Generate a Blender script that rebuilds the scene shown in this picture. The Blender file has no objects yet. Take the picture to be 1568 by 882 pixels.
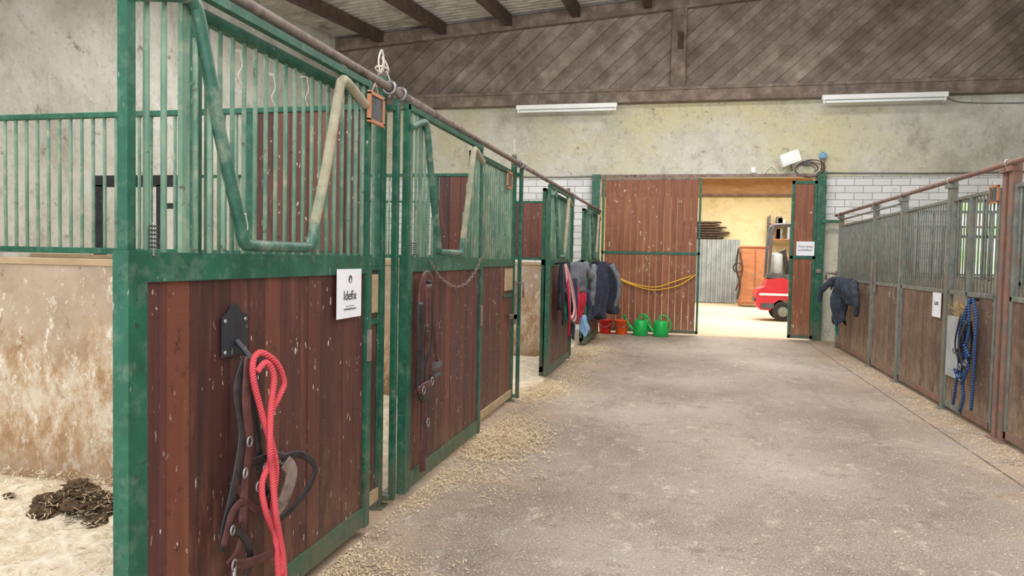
import bpy, bmesh, math, random
from mathutils import Vector, Matrix
random.seed(7)
R=random.random
def U(a,b): return a+(b-a)*R()
def C(r,g,b):
    f=lambda v:(v/255/12.92) if v/255<=0.04045 else ((v/255+0.055)/1.055)**2.4
    return (f(r),f(g),f(b),1)
# ------------------------------------------------------------ materials
class NT:
    def __init__(s,name):
        s.m=bpy.data.materials.new(name); s.m.use_nodes=True
        s.t=s.m.node_tree; s.b=s.t.nodes['Principled BSDF']
        s.geo=s.t.nodes.new('ShaderNodeNewGeometry')
    def n(s,k,**kw):
        x=s.t.nodes.new(k)
        for a,v in kw.items(): setattr(x,a,v)
        return x
    def l(s,a,b): s.t.links.new(a,b)
    def pos(s,sc=(1,1,1),rot=(0,0,0)):
        m=s.n('ShaderNodeMapping'); m.inputs['Scale'].default_value=sc; m.inputs['Rotation'].default_value=rot
        s.l(s.geo.outputs['Position'],m.inputs['Vector']); return m.outputs[0]
    def noise(s,scale,sc=(1,1,1),detail=4,rough=.6,rot=(0,0,0)):
        x=s.n('ShaderNodeTexNoise'); x.inputs['Scale'].default_value=scale
        x.inputs['Detail'].default_value=detail; x.inputs['Roughness'].default_value=rough
        s.l(s.pos(sc,rot),x.inputs['Vector']); return x.outputs['Fac']
    def ramp(s,fac,stops):
        x=s.n('ShaderNodeValToRGB'); e=x.color_ramp.elements
        while len(e)<len(stops): e.new(.5)
        for i,(p,c) in enumerate(stops): e[i].position=p; e[i].color=c if len(c)==4 else (*c,1)
        s.l(fac,x.inputs[0]); return x.outputs[0]
    def mask(s,fac,a,b):
        return s.ramp(fac,[(a,(0,0,0,1)),(b,(1,1,1,1))])
    def mix(s,fac,a,b,mode='MIX'):
        x=s.n('ShaderNodeMix',data_type='RGBA',blend_type=mode)
        for sock,v in ((x.inputs[0],fac),(x.inputs[6],a),(x.inputs[7],b)):
            if hasattr(v,'links') or hasattr(v,'is_linked'): s.l(v,sock)
            else: sock.default_value=v
        return x.outputs[2]
    def math(s,op,a,b=0.0,clamp=False,c=None):
        x=s.n('ShaderNodeMath',operation=op,use_clamp=clamp)
        for sock,v in ((x.inputs[0],a),(x.inputs[1],b)):
            if hasattr(v,'is_linked'): s.l(v,sock)
            else: sock.default_value=v
        if c is not None: x.inputs[2].default_value=c
        return x.outputs[0]
    def z(s):
        x=s.n('ShaderNodeSeparateXYZ'); s.l(s.geo.outputs['Position'],x.inputs[0]); return x.outputs[2]
    def bump(s,h,st=.3,d=.01):
        x=s.n('ShaderNodeBump'); x.inputs['Strength'].default_value=st; x.inputs['Distance'].default_value=d
        s.l(h,x.inputs['Height']); s.l(x.outputs[0],s.b.inputs['Normal'])
    def out(s,col,rough=.6,metal=0.):
        if hasattr(col,'is_linked'): s.l(col,s.b.inputs['Base Color'])
        else: s.b.inputs['Base Color'].default_value=col
        s.b.inputs['Roughness'].default_value=rough; s.b.inputs['Metallic'].default_value=metal
        return s.m
def surf(name,c1,c2,scale=4,sc=(1,1,1),dust=None,da=(.5,.7),dscale=3,specks=None,sp=(.66,.69),rough=.6,metal=0.,bump=.0,island=0.,spc=(1,1,.4),ss=62,tint=None,dsc=(1,1,1),chips=None,cp=(.62,.65),grime=None,spm=(.42,.6)):
    t=NT(name)
    n1=t.noise(scale,sc,6)
    col=t.ramp(n1,[(.3,c1),(.7,c2)])
    if island:
        rp=t.geo.outputs['Random Per Island']
        if tint: col=t.mix(t.mask(rp,.5,1.0),col,tint)
        h=t.n('ShaderNodeHueSaturation')
        v=t.math('MULTIPLY_ADD',t.math('FRACT',t.math('MULTIPLY',rp,7.31)),island,c=1-island*.5)
        t.l(v,h.inputs['Value']); t.l(col,h.inputs['Color']); col=h.outputs[0]
    if chips: col=t.mix(t.mask(t.noise(26,(1,1,1),5,.7),*cp),col,chips)
    if dust:
        col=t.mix(t.mask(t.noise(dscale,dsc,8,.7),*da),col,dust)
    if grime:
        gz=t.math('MULTIPLY_ADD',t.z(),-1.5,c=.95); gn=t.math('MULTIPLY',t.math('ADD',t.math('SUBTRACT',t.noise(7,(1,1,.5),9,.8),.62),t.math('MULTIPLY',gz,.30)),5,True)
        col=t.mix(t.math('MULTIPLY',gn,.75),col,grime)
    if specks:
        col=t.mix(t.math('MULTIPLY',t.mask(t.noise(ss,spc,2,.4),*sp),t.mask(t.noise(2.3,(1,1,1),3,.6),*spm)),col,specks)
    if bump: t.bump(n1,bump,.01)
    return t.out(col,rough,metal)
M={}
M['green']=surf('green_paint',C(14,72,54),C(30,98,74),9,dust=C(100,124,106),da=(.5,.82),dscale=14,specks=C(180,186,172),sp=(.71,.75),rough=.5,bump=.15,chips=C(44,56,48),cp=(.62,.66),grime=C(104,96,80))
M['bar']=surf('worn_green_bar',C(62,110,90),C(130,154,132),16,(1,1,.3),dust=C(166,164,140),da=(.52,.75),dscale=9,rough=.55,chips=C(84,76,62),cp=(.62,.66))
M['vgreen']=surf('dark_green_tube',C(34,84,68),C(78,118,100),12,dust=C(140,146,128),da=(.5,.72),dscale=12,rough=.5)
M['worn']=surf('worn_tube',C(142,132,108),C(180,170,145),10,dust=C(95,125,100),da=(.5,.7),dscale=6,rough=.6)
M['wood']=surf('stable_door_wood',C(58,32,31),C(92,50,43),5,(6,6,.3),dust=C(138,88,66),da=(.54,.85),dscale=5,dsc=(3,3,.4),specks=C(212,202,190),sp=(.69,.73),rough=.5,bump=.2,island=.55,tint=C(118,66,48),chips=C(44,28,26),cp=(.58,.72),grime=C(112,82,64))
M['wood2']=surf('far_door_wood',C(120,68,44),C(150,94,64),5,(3,3,.3),dust=C(164,120,92),da=(.55,.85),dscale=4,specks=C(228,216,200),sp=(.64,.67),rough=.6,bump=.2,island=.25,ss=26,spm=(.5,.62),grime=C(150,120,92))
M['woodr']=surf('grey_brown_boards',C(86,66,55),C(122,97,82),5,(3,3,.3),dust=C(152,134,114),da=(.5,.8),dscale=5,specks=C(205,198,185),sp=(.70,.74),rough=.7,bump=.2,island=.3,grime=C(160,140,114))
M['galv']=surf('galvanised_steel',C(96,102,98),C(140,144,134),12,dust=C(116,94,74),da=(.52,.7),dscale=6,rough=.55,metal=.1)
M['rust']=surf('rusty_rail',C(112,92,86),C(152,138,128),14,dust=C(82,60,50),da=(.52,.66),dscale=9,rough=.7)
M['redrust']=surf('red_oxide_steel',C(124,86,74),C(148,114,98),10,dust=C(110,104,96),da=(.46,.66),dscale=8,rough=.7)
M['beam']=surf('dusty_dark_timber',C(104,90,80),C(142,126,114),5,(1,1,1),dust=C(160,146,132),da=(.5,.75),dscale=5,rough=.9,bump=.3)
M['dbeam']=surf('dark_roof_timber',C(66,52,44),C(96,78,66),5,(1,1,1),dust=C(122,106,92),da=(.55,.8),dscale=5,rough=.9,bump=.3)
M['gable']=surf('dusty_gable_boards',C(126,112,101),C(172,158,146),3,dust=C(106,92,82),da=(.42,.68),dscale=1.6,rough=.9,bump=.3,island=.34,chips=C(186,174,160),cp=(.58,.72))
M['roofsheet']=surf('fibre_cement_sheet',C(166,162,154),C(204,200,190),5,dust=C(124,114,102),da=(.52,.72),dscale=2,rough=.9)
M['lightwood']=surf('pale_wood',C(160,138,106),C(184,160,128),8,(1,1,3),rough=.7)
M['orangewood']=surf('orange_wood_frame',C(180,114,74),C(200,140,98),8,rough=.6)
M['slate']=surf('slate_board',C(60,62,64),C(95,98,100),20,rough=.6)
M['black']=surf('black_leather',C(26,24,26),C(56,50,50),20,rough=.45)
M['blackmetal']=surf('black_metal',C(24,26,32),C(50,52,58),10,specks=C(150,150,150),sp=(.7,.73),rough=.5)
M['leather']=surf('brown_leather',C(62,34,34),C(98,58,54),20,rough=.5)
M['steel']=surf('steel',C(130,130,130),C(175,175,172),20,rough=.35,metal=.6)
M['paper']=surf('white_paper',C(232,232,238),C(242,242,246),3,rough=.8)
M['ink']=surf('ink',C(40,40,45),C(55,55,60),3,rough=.8)
M['white']=surf('white_enamel',C(230,232,230),C(244,244,242),3,rough=.4)
M['tube']=surf('lamp_tube',C(235,240,242),C(248,250,250),3,rough=.3)
M['orange']=surf('orange_plastic',C(232,84,20),C(242,100,35),3,rough=.4)
M['redp']=surf('red_plastic',C(200,35,30),C(215,50,40),3,rough=.4)
M['greenp']=surf('green_plastic',C(20,165,70),C(40,190,95),3,rough=.35)
M['yellow']=surf('yellow_hose',C(215,165,35),C(235,188,60),3,rough=.5)
M['forkred']=surf('forklift_red',C(176,26,44),C(200,44,60),3,rough=.45)
M['forkdark']=surf('forklift_dark',C(58,60,64),C(92,94,98),6,rough=.5)
M['rubber']=surf('rubber',C(28,28,28),C(48,46,44),6,rough=.8)
M['cabinet']=surf('cabinet_wood',C(150,94,60),C(178,118,78),3,(1,1,3),rough=.5)
M['fceil']=surf('far_ceiling_wood',C(172,134,96),C(200,164,124),3,(1,1,3),rough=.7)
M['corr']=surf('corrugated_metal',C(150,158,162),C(182,188,190),3,(1,1,1),rough=.5,metal=.1)
M['string']=surf('cotton_string',C(205,195,180),C(225,218,205),20,rough=.9)
M['manure']=surf('manure',C(62,48,34),C(104,82,58),30,rough=.95,bump=.8)
M['straw']=surf('straw_chips',C(200,176,138),C(234,216,182),9,rough=.9,island=.3)
M['pstraw']=surf('pale_shavings',C(214,196,164),C(238,226,202),9,rough=.9,island=.25)
M['hay']=surf('hay',C(170,140,90),C(215,185,130),9,rough=.9,island=.4)
def cloth(n,a,b): 
    return surf(n,a,b,14,rough=.95,bump=.2)
M['cgrey']=cloth('grey_cloth',C(88,90,98),C(125,128,135))
M['cnavy']=cloth('navy_cloth',C(34,38,54),C(58,62,80))
M['cblack']=cloth('black_cloth',C(34,40,52),C(60,68,80))
M['cred']=cloth('red_cloth',C(160,25,50),C(195,45,70))
M['cpink']=cloth('pink_cloth',C(215,150,160),C(230,185,190))
M['cteal']=cloth('teal_cloth',C(20,90,84),C(40,118,106))
M['cblue']=cloth('light_blue_cloth',C(120,160,200),C(155,190,220))
def rope(name,a,b,s=150,lo=.2,hi=.7):
    t=NT(name); w=t.n('ShaderNodeTexWave'); w.inputs['Scale'].default_value=s/6.28; w.inputs['Distortion'].default_value=2.5; w.inputs['Detail'].default_value=2
    t.l(t.pos((1,1,1),(0,.6,.4)),w.inputs['Vector']); w.bands_direction='Z'
    t.bump(w.outputs['Fac'],.4,.004)
    return t.out(t.ramp(w.outputs['Fac'],[(lo,a),(hi,b)]),.85)
M['redrope']=rope('red_rope',C(196,52,66),C(230,98,104),260)
M['bluerope']=rope('blue_rope',C(24,34,66),C(58,100,158),110,.45,.6)
t=NT('aged_plaster'); n=t.noise(1.1,(1,1,1),8,.65); n2=t.noise(9,(1,1,1),6,.7); n3=t.noise(.45,(1,1,1.4),4,.6)
sx=t.n('ShaderNodeSeparateXYZ'); t.l(t.geo.outputs['Position'],sx.inputs[0])
isb=t.math('MULTIPLY',t.math('SUBTRACT',sx.outputs[0],-6.8),2,True)
isb=t.math('MULTIPLY',isb,t.math('MULTIPLY',t.math('SUBTRACT',4.6,sx.outputs[0]),.8,True))
col=t.ramp(n,[(.3,C(172,169,154)),(.5,C(204,202,190)),(.7,C(222,221,213))])
col=t.mix(t.math('MULTIPLY',t.mask(n3,.40,.66),isb),col,C(205,196,154))
col=t.mix(t.math('MULTIPLY',t.mask(n2,.54,.76),.8),col,C(158,152,134))
col=t.mix(t.mask(t.noise(3.4,(1,1,1),12,.85),.58,.64),col,C(122,114,100))
col=t.mix(t.math('MULTIPLY',t.mask(t.noise(1.6,(1,1,.5),12,.8),.54,.65),.65),col,C(146,138,122))
col=t.mix(t.math('MULTIPLY',t.mask(t.noise(22,(1,1,1),6,.8),.57,.64),.7),col,C(232,230,222))
t.bump(n2,.6,.02); M['plaster']=t.out(col,.95)
M['yplaster']=surf('yellow_plaster',C(224,210,160),C(240,228,184),2,dust=C(206,190,145),rough=.9)
t=NT('white_painted_brick')
br=t.n('ShaderNodeTexBrick'); br.inputs['Scale'].default_value=1; br.inputs['Brick Width'].default_value=.30; br.inputs['Row Height'].default_value=.125
br.inputs['Mortar Size'].default_value=.006; br.inputs['Mortar Smooth'].default_value=.2
br.inputs['Color1'].default_value=C(232,232,232); br.inputs['Color2'].default_value=C(214,214,212); br.inputs['Mortar'].default_value=C(140,136,132)
sx=t.n('ShaderNodeSeparateXYZ'); cx=t.n('ShaderNodeCombineXYZ'); t.l(t.geo.outputs['Position'],sx.inputs[0]); t.l(sx.outputs[0],cx.inputs[0]); t.l(sx.outputs[2],cx.inputs[1]); t.l(cx.outputs[0],br.inputs[0])
col=t.mix(t.mask(t.noise(4,(1,1,1),7,.7),.58,.85),br.outputs['Color'],C(180,174,166))
t.bump(br.outputs['Fac'],-.5,.01); M['brick']=t.out(col,.85)
t=NT('stained_concrete'); n=t.noise(3,(1,1,1),8,.7)
sx=t.n('ShaderNodeSeparateXYZ'); t.l(t.geo.outputs['Position'],sx.inputs[0])
hz=t.math('ADD',sx.outputs[2],t.math('MULTIPLY',t.noise(2,(1,1,.6),6,.7),1.2))
col=t.ramp(n,[(.3,C(158,138,118)),(.7,C(188,170,150))])
low=t.ramp(t.noise(5,(1,1,.6),9,.8),[(.38,C(156,122,90)),(.48,C(182,154,124)),(.58,C(208,195,176))])
col=t.mix(t.math('MULTIPLY',t.math('SUBTRACT',hz,1.25),3,True),low,col)
col=t.mix(t.mask(t.noise(14,(1,1,.5),6,.8),.57,.63),col,C(222,214,198))
col=t.mix(t.math('MULTIPLY',t.mask(t.noise(9,(1,1,1),10,.85),.57,.63),.8),col,C(124,100,78))
col=t.mix(t.math('MULTIPLY',t.math('SUBTRACT',.28,sx.outputs[2]),2.5,True),col,C(142,112,82))
t.bump(n,.5,.02); M['conc']=t.out(col,.95)
t=NT('concrete_floor'); 
n=t.noise(.55,(1,1,1),9,.65); n2=t.noise(28,(1,1,1),4,.8)
col=t.ramp(n,[(.34,C(116,102,92)),(.48,C(148,135,124)),(.62,C(174,163,153))])
sx=t.n('ShaderNodeSeparateXYZ'); t.l(t.geo.outputs['Position'],sx.inputs[0])
nn=t.math('MULTIPLY',t.math('SUBTRACT',t.noise(1.3,(1,1,1),8,.7),.5),2.8)
dl=t.math('SUBTRACT',t.math('ABSOLUTE',t.math('SUBTRACT',sx.outputs[0],.45)),1.3)
side=t.math('MULTIPLY',t.math('ADD',dl,nn),1.2,True)
col=t.mix(t.math('MULTIPLY',side,.6),col,C(186,154,120))
col=t.mix(t.math('MULTIPLY',t.mask(t.noise(2.2,(1,1,1),12,.85),.52,.60),.75),col,C(112,92,78))
col=t.mix(t.math('MULTIPLY',t.mask(t.noise(1.5,(1.6,.35,1),10,.75),.53,.66),.5),col,C(104,90,80))
col=t.mix(t.math('MULTIPLY',t.mask(t.noise(5,(1,.7,1),12,.85),.55,.62),.8),col,C(198,186,172))
col=t.mix(t.math('MULTIPLY',t.mask(t.noise(95,(1,1,1),3,.75),.54,.62),.8),col,C(212,200,182))
col=t.mix(t.math('MULTIPLY',t.mask(t.noise(140,(1,1,1),2,.7),.58,.66),.5),col,C(104,88,74))
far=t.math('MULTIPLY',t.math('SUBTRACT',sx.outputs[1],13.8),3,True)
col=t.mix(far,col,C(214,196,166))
t.bump(n2,.45,.006); M['floor']=t.out(col,.75)
M['bedding']=surf('bedding',C(200,184,156),C(236,226,208),16,dust=C(188,160,120),da=(.56,.74),dscale=3.5,rough=.95,bump=.9)
t=NT('window_daylight'); t.b.inputs['Emission Strength'].default_value=1.0
e=t.ramp(t.noise(3),[(.4,C(150,215,110)),(.6,C(245,255,245))]); t.l(e,t.b.inputs['Emission Color']); M['daylight']=t.out(C(220,240,210),.3)

# ------------------------------------------------------------ mesh builder
class B:
    def __init__(s): s.v=[];s.f=[];s.m=[];s.sm=[];s.mats=[]
    def mi(s,k):
        if k not in s.mats: s.mats.append(k)
        return s.mats.index(k)
    def add(s,vs,fs,k,smooth=False):
        o=len(s.v); s.v+= [tuple(v) for v in vs]; i=s.mi(k)
        for f in fs: s.f.append([a+o for a in f]); s.m.append(i); s.sm.append(smooth)
    def box(s,x0,x1,y0,y1,z0,z1,k):
        vs=[(x,y,z) for x in (x0,x1) for y in (y0,y1) for z in (z0,z1)]
        s.add(vs,[(0,1,3,2),(4,6,7,5),(0,4,5,1),(2,3,7,6),(0,2,6,4),(1,5,7,3)],k)
    def obox(s,c,ax,ay,az,k):
        c=Vector(c);ax=Vector(ax);ay=Vector(ay);az=Vector(az)
        vs=[c+ax*i+ay*j+az*l for i in(-.5,.5) for j in(-.5,.5) for l in(-.5,.5)]
        s.add(vs,[(0,1,3,2),(4,6,7,5),(0,4,5,1),(2,3,7,6),(0,2,6,4),(1,5,7,3)],k)
    def tube(s,pts,r,k,n=8,closed=False,flat=None,ell=None):
        P=[Vector(p) for p in pts]; N=len(P)
        rr=r if isinstance(r,(list,tuple)) else [r]*N
        T=[]
        for i in range(N):
            a=P[(i-1)%N] if (closed or i>0) else P[i]; b=P[(i+1)%N] if (closed or i<N-1) else P[i]
            d=(b-a); T.append(d.normalized() if d.length>1e-9 else Vector((0,0,1)))
        up=Vector(flat) if flat else (Vector((1,0,0)) if abs(T[0].x)<.9 else Vector((0,1,0)))
        vs=[]
        for i in range(N):
            u=up-T[i]*up.dot(T[i])
            if u.length<1e-5: u=T[i].orthogonal()
            u.normalize(); w=T[i].cross(u)
            if not flat: up=u
            e=ell or (1,1)
            for j in range(n):
                a=2*math.pi*j/n
                vs.append(P[i]+u*math.cos(a)*rr[i]*e[0]+w*math.sin(a)*rr[i]*e[1])
        fs=[]
        for i in range(N if closed else N-1):
            for j in range(n):
                a=i*n+j;b=i*n+(j+1)%n;c=((i+1)%N)*n+(j+1)%n;d=((i+1)%N)*n+j
                fs.append((a,b,c,d))
        if not closed:
            fs.append(tuple(range(n-1,-1,-1))); fs.append(tuple((N-1)*n+j for j in range(n)))
        s.add(vs,fs,k,True)
    def strap(s,pts,w,th,k,nrm=(1,-.35,0)):
        w*=1.25; th*=1.5
        s.tube(spl(pts),w/2,k,8,flat=nrm,ell=(th/w,1))
    def rev(s,prof,c,k,n=24,axis='Z'):
        vs=[];N=len(prof)
        for r,z in prof:
            for j in range(n):
                a=2*math.pi*j/n
                p=(r*math.cos(a),r*math.sin(a),z)
                if axis=='Y': p=(p[0],p[2],p[1])
                if axis=='X': p=(p[2],p[0],p[1])
                vs.append((p[0]+c[0],p[1]+c[1],p[2]+c[2]))
        fs=[(i*n+j,i*n+(j+1)%n,(i+1)*n+(j+1)%n,(i+1)*n+j) for i in range(N-1) for j in range(n)]
        fs.append(tuple(range(n-1,-1,-1))); fs.append(tuple((N-1)*n+j for j in range(n)))
        s.add(vs,fs,k,True)
    def torus(s,c,R_,r,k,nrm=(1,0,0),n=16,sx=1,sz=1):
        nrm=Vector(nrm).normalized(); a=nrm.orthogonal().normalized() if abs(nrm.z)>.9 else Vector((0,0,1)).cross(nrm).normalized(); b=nrm.cross(a)
        s.tube([Vector(c)+a*math.cos(2*math.pi*i/n)*R_*sx+b*math.sin(2*math.pi*i/n)*R_*sz for i in range(n)],r,k,6,closed=True)
    def drape(s,top,h,w0,w1,th,k,dirw=(0,1,0),folds=5,seed=0,sway=(0,0,0),n=48,m=22):
        rnd=random.Random(seed); d=Vector(dirw).normalized(); nn=Vector((0,0,1)).cross(d)
        ph=[rnd.uniform(0,6.28) for _ in range(4)]; vs=[]
        for i in range(m+1):
            v=i/m; w=w0+(w1-w0)*(v**.6); t_=th*(.45+.55*math.sin(math.pi*min(1,v*1.1+.1)))
            cc=Vector(top)-Vector((0,0,h*v))+Vector(sway)*v+d*math.sin(v*3+ph[0])*.02
            for j in range(n):
                a=2*math.pi*j/n
                f=1+.42*v*math.sin(folds*a+ph[1]+v*2)+.2*math.sin(folds*2*a+ph[2]-v*6)
                vs.append(cc+d*math.cos(a)*w*.5*(1+.12*math.sin(v*7+ph[3]))+nn*math.sin(a)*t_*.5*f+Vector((0,0,.05*math.sin(3*a+ph[2])*v)))
        fs=[(i*n+j,i*n+(j+1)%n,(i+1)*n+(j+1)%n,(i+1)*n+j) for i in range(m) for j in range(n)]
        fs.append(tuple(range(n-1,-1,-1))); fs.append(tuple(m*n+j for j in range(n)))
        s.add(vs,fs,k,True)
    def sleeve(s,pts,r0,r1,k):
        P=spl(pts,6); N=len(P)
        s.tube(P,[(r0+(r1-r0)*i/(N-1))*(1+.14*math.sin(i*1.7)) for i in range(N)],k,12,flat=(1,0,0),ell=(.7,1))
    def make(s,name,bevel=0.,parent=None):
        xs=[[v[i] for v in s.v] for i in range(3)]
        c=Vector(((min(xs[0])+max(xs[0]))/2,(min(xs[1])+max(xs[1]))/2,min(xs[2])))
        me=bpy.data.meshes.new(name); me.from_pydata([(v[0]-c.x,v[1]-c.y,v[2]-c.z) for v in s.v],[],s.f)
        for k in s.mats: me.materials.append(M[k])
        me.polygons.foreach_set('material_index',s.m); me.polygons.foreach_set('use_smooth',s.sm)
        bm=bmesh.new(); bm.from_mesh(me); bmesh.ops.recalc_face_normals(bm,faces=bm.faces); bm.to_mesh(me); bm.free()
        o=bpy.data.objects.new(name,me); bpy.context.collection.objects.link(o); o.location=c
        if bevel:
            md=o.modifiers.new('bevel','BEVEL'); md.width=bevel; md.segments=2; md.limit_method='ANGLE'; md.angle_limit=math.radians(50)
        if parent: 
            o.parent=parent; o.matrix_parent_inverse=Matrix.Translation(-parent.location)
        return o
def spl(pts,n=6):
    P=[Vector(p) for p in pts]
    if len(P)<3: return P
    out=[]
    for i in range(len(P)-1):
        a=P[max(i-1,0)];b=P[i];c=P[i+1];d=P[min(i+2,len(P)-1)]
        for q in range(n):
            t_=q/n; out.append(.5*((2*b)+(c-a)*t_+(2*a-5*b+4*c-d)*t_*t_+(3*b-a-3*c+d)*t_**3))
    out.append(P[-1]); return out
def text(body,loc,size,rot,parent,mat='ink'):
    cu=bpy.data.curves.new('lettering','FONT'); cu.body=body; cu.size=size; cu.align_x='CENTER'; cu.align_y='CENTER'; cu.extrude=.0004
    o=bpy.data.objects.new('lettering',cu); bpy.context.collection.objects.link(o); cu.materials.append(M[mat])
    o.location=loc; o.rotation_euler=rot; o.parent=parent; o.matrix_parent_inverse=Matrix.Translation(-parent.location)

# ------------------------------------------------------------ room shell
XL,XR,YB,YN=-7.0,6.0,14.1,-2.6
def roofz(x,y): return 5.75+.07*(x+7.1)-.1*(14-y)
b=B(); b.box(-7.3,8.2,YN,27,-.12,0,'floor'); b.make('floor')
b=B()
vs=[(XL,YN,0),(XL,YB,0),(XL,YB,roofz(XL,YB)+.1),(XL,YN,roofz(XL,YN)+.1)]
b.add([Vector(v) for v in vs]+[Vector(v)+Vector((-.25,0,0)) for v in vs],[(0,1,2,3),(7,6,5,4),(0,1,5,4),(1,2,6,5),(2,3,7,6),(3,0,4,7)],'plaster')
b.make('wall_left')
b=B(); b.box(XR,XR+.25,YN,YB,0,6.7,'plaster'); b.make('wall_right')
b=B()
ZP=2.93
for x0,x1 in ((XL-.25,-1.62),(2.2,XR+.25)):
    b.box(x0,x1,YB,YB+.25,0,ZP,'brick')
b.box(XL-.25,XR+.25,YB-.03,YB+.25,ZP-.02,6.9,'plaster')
b.box(2.34,2.75,YB-.04,YB,0,2.15,'plaster')
b.make('wall_back')
b=B(); vs=[];fs=[];NY=560
for i in range(NY+1):
    y=YN+(YB+.2-YN)*i/NY; dz=.032*math.sin(2*math.pi*y/.2)
    for x in (XL-.3,-3,0,3,XR+.3): vs.append((x,y,roofz(x,y)+dz))
for i in range(NY):
    for j in range(4): a=i*5+j; fs.append((a,a+1,a+6,a+5))
b.add(vs,fs,'roofsheet',True); b.make('ceiling')
b=B()
for x in [-6.0,-4.7,-3.4,-2.1,-.8,.5,1.8,3.1,4.4,5.7]:
    b.obox((x,(YN+YB-.3)/2,roofz(x,(YN+YB-.3)/2)-.14),(.14,0,0),(0,YB-.3-YN,.1*(YB-.3-YN)),(0,0,.2),'dbeam')
b.make('roof_purlins')
b=B()
for y in (1.5,7.5):
    b.obox((-.5,y,roofz(-.5,y)-.38),(12.9,0,12.9*.07),(0,.18,0),(0,0,.28),'dbeam')
b.make('roof_rafters')
bm=bmesh.new()
ang=math.radians(42); d=Vector((math.cos(ang),0,math.sin(ang))); nrm=Vector((-d.z,0,d.x))
for i in range(-48,72):
    c=Vector((0,YB-.1,4.5))+nrm*(i*.14); yo=.022*(i%2)
    c.y+=yo
    vs=[bm.verts.new(c+d*u+nrm*v+Vector((0,w,0))) for u in(-9,9) for v in(-.067,.067) for w in(-.012,.012)]
    for f in [(0,1,3,2),(4,6,7,5),(0,4,5,1),(2,3,7,6),(0,2,6,4),(1,5,7,3)]: bm.faces.new([vs[q] for q in f])
def cut(co,no):
    g=bm.verts[:]+bm.edges[:]+bm.faces[:]
    bmesh.ops.bisect_plane(bm,geom=g,plane_co=co,plane_no=no,clear_outer=True)
cut((0,0,4.45),(0,0,-1)); cut((XL,0,0),(-1,0,0)); cut((XR,0,0),(1,0,0)); cut((0,YB,roofz(0,YB)-.1),(-.07,0,1))
bmesh.ops.recalc_face_normals(bm,faces=bm.faces)
me=bpy.data.meshes.new('gable_boards'); bm.to_mesh(me); bm.free(); me.materials.append(M['gable']); o=bpy.data.objects.new('gable_boards',me); bpy.context.collection.objects.link(o)
b=B(); b.box(XL,XR,YB-.26,YB-.06,4.26,4.46,'beam'); b.box(XL,XR,YB-.28,YB-.12,4.46,4.52,'beam')
b.box(-.36,-.1,YB-.22,YB-.12,4.52,roofz(0,14)-.2,'beam')
b.box(-.25,-.15,YB-.25,YB-.12,5.2,5.5,'dbeam')
b.obox((-.5,YB-.18,roofz(-.5,YB)-.2),(13,0,.91),(0,.14,0),(0,0,.24),'beam')
b.make('trim_1',.008)
b=B(); b.tube([(2.3,YB-.05,2.97),(4,YB-.05,2.95),(6,YB-.05,2.97)],.014,'galv'); b.tube(spl([(-3.6,YB-.05,2.94),(-2.5,YB-.05,2.92),(-1.6,YB-.05,2.94)]),.01,'galv'); b.tube(spl([(4.15,YB-.3,4.2),(4.4,YB-.1,4.15),(4.9,YB-.05,4.12),(5.9,YB-.05,4.1)]),.01,'galv'); b.make('electric_conduit')
b=B()
b.box(4.55,5.3,YB-.02,YB-.005,1.2,2.45,'daylight')
for x in(4.5,4.9,5.27): b.box(x,x+.06,YB-.06,YB-.01,1.15,2.5,'galv')
for z in(1.15,1.85,2.46): b.box(4.5,5.33,YB-.06,YB-.01,z,z+.05,'galv')
b.make('window_1')
def fluo(x0,x1,y,z):
    b=B(); b.box(x0,x1,y-.06,y+.06,z,z+.08,'white'); b.tube([(x0+.06,y,z-.03),(x1-.06,y,z-.03)],.022,'tube',10)
    for x in(x0+.02,x1-.05): b.box(x,x+.03,y-.03,y+.03,z-.06,z,'white')
    for x in(x0+.4,x1-.4): b.tube([(x,y,z+.05),(x,y+.12,z+.3)],.006,'steel')
    b.make('fluorescent_lamp',.004)
fluo(-3.18,-1.3,YB-.4,4.14); fluo(2.2,4.15,YB-.4,4.17)
# ------------------------------------------------------------ far room
b=B(); b.box(-4,8,26,26.2,0,4.3,'yplaster'); b.make('wall_far')
b=B(); b.box(8,8.2,YB+.25,26,0,4.3,'yplaster'); b.make('wall_far_right')
b=B(); b.box(-4.2,-4,YB+.25,26,0,4.3,'yplaster'); b.make('wall_far_left')
b=B()
for i in range(59): b.box(-4.2+i*.21,-4.2+i*.21+.2,YB+.26,26.2,4.3,4.34,'fceil')
for y in (16.5,19,21.5,24): b.box(-4,8,y,y+.16,4.08,4.3,'fceil')
b.box(-4,8,25.85,26,3.6,4.3,'fceil'); b.box(-4,8,25.8,26,3.55,3.62,'beam')
b.make('ceiling_far')
b=B(); n_=110
vs=[];
for i in range(n_+1):
    x=.1+1.62*i/n_; yy=25.3+.06*math.sin(x*2*math.pi/.15)
    vs+= [(x,yy,.02),(x,yy,2.1)]
b.add(vs,[(2*i,2*i+1,2*i+3,2*i+2) for i in range(n_)],'corr',True); b.box(.1,1.72,25.37,25.43,2.02,2.08,'galv'); b.make('corrugated_metal_sheets')
b=B()
for j in range(7):
    for i in range(3):
        z=2.14+j*.085; b.box(-.1+U(-.1,.1),1.3+U(-.25,.2)-.03*j,25.5+i*.15,25.63+i*.15,z,z+.05,'dbeam')
    b.box(.2,.28,25.5,25.95,2.14+j*.085-.035,2.14+j*.085,'dbeam'); 
for x in (.1,1.2): b.box(x,x+.08,25.5,25.96,0,2.1,'beam')
b.box(.1,1.3,25.5,25.96,2.04,2.1,'beam')
b.make('plank_stack')
b=B()
for z in (.3,.9,1.5,2.1,2.6): b.box(2.6,4.4,25.3,25.9,z,z+.04,'cabinet')
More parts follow.
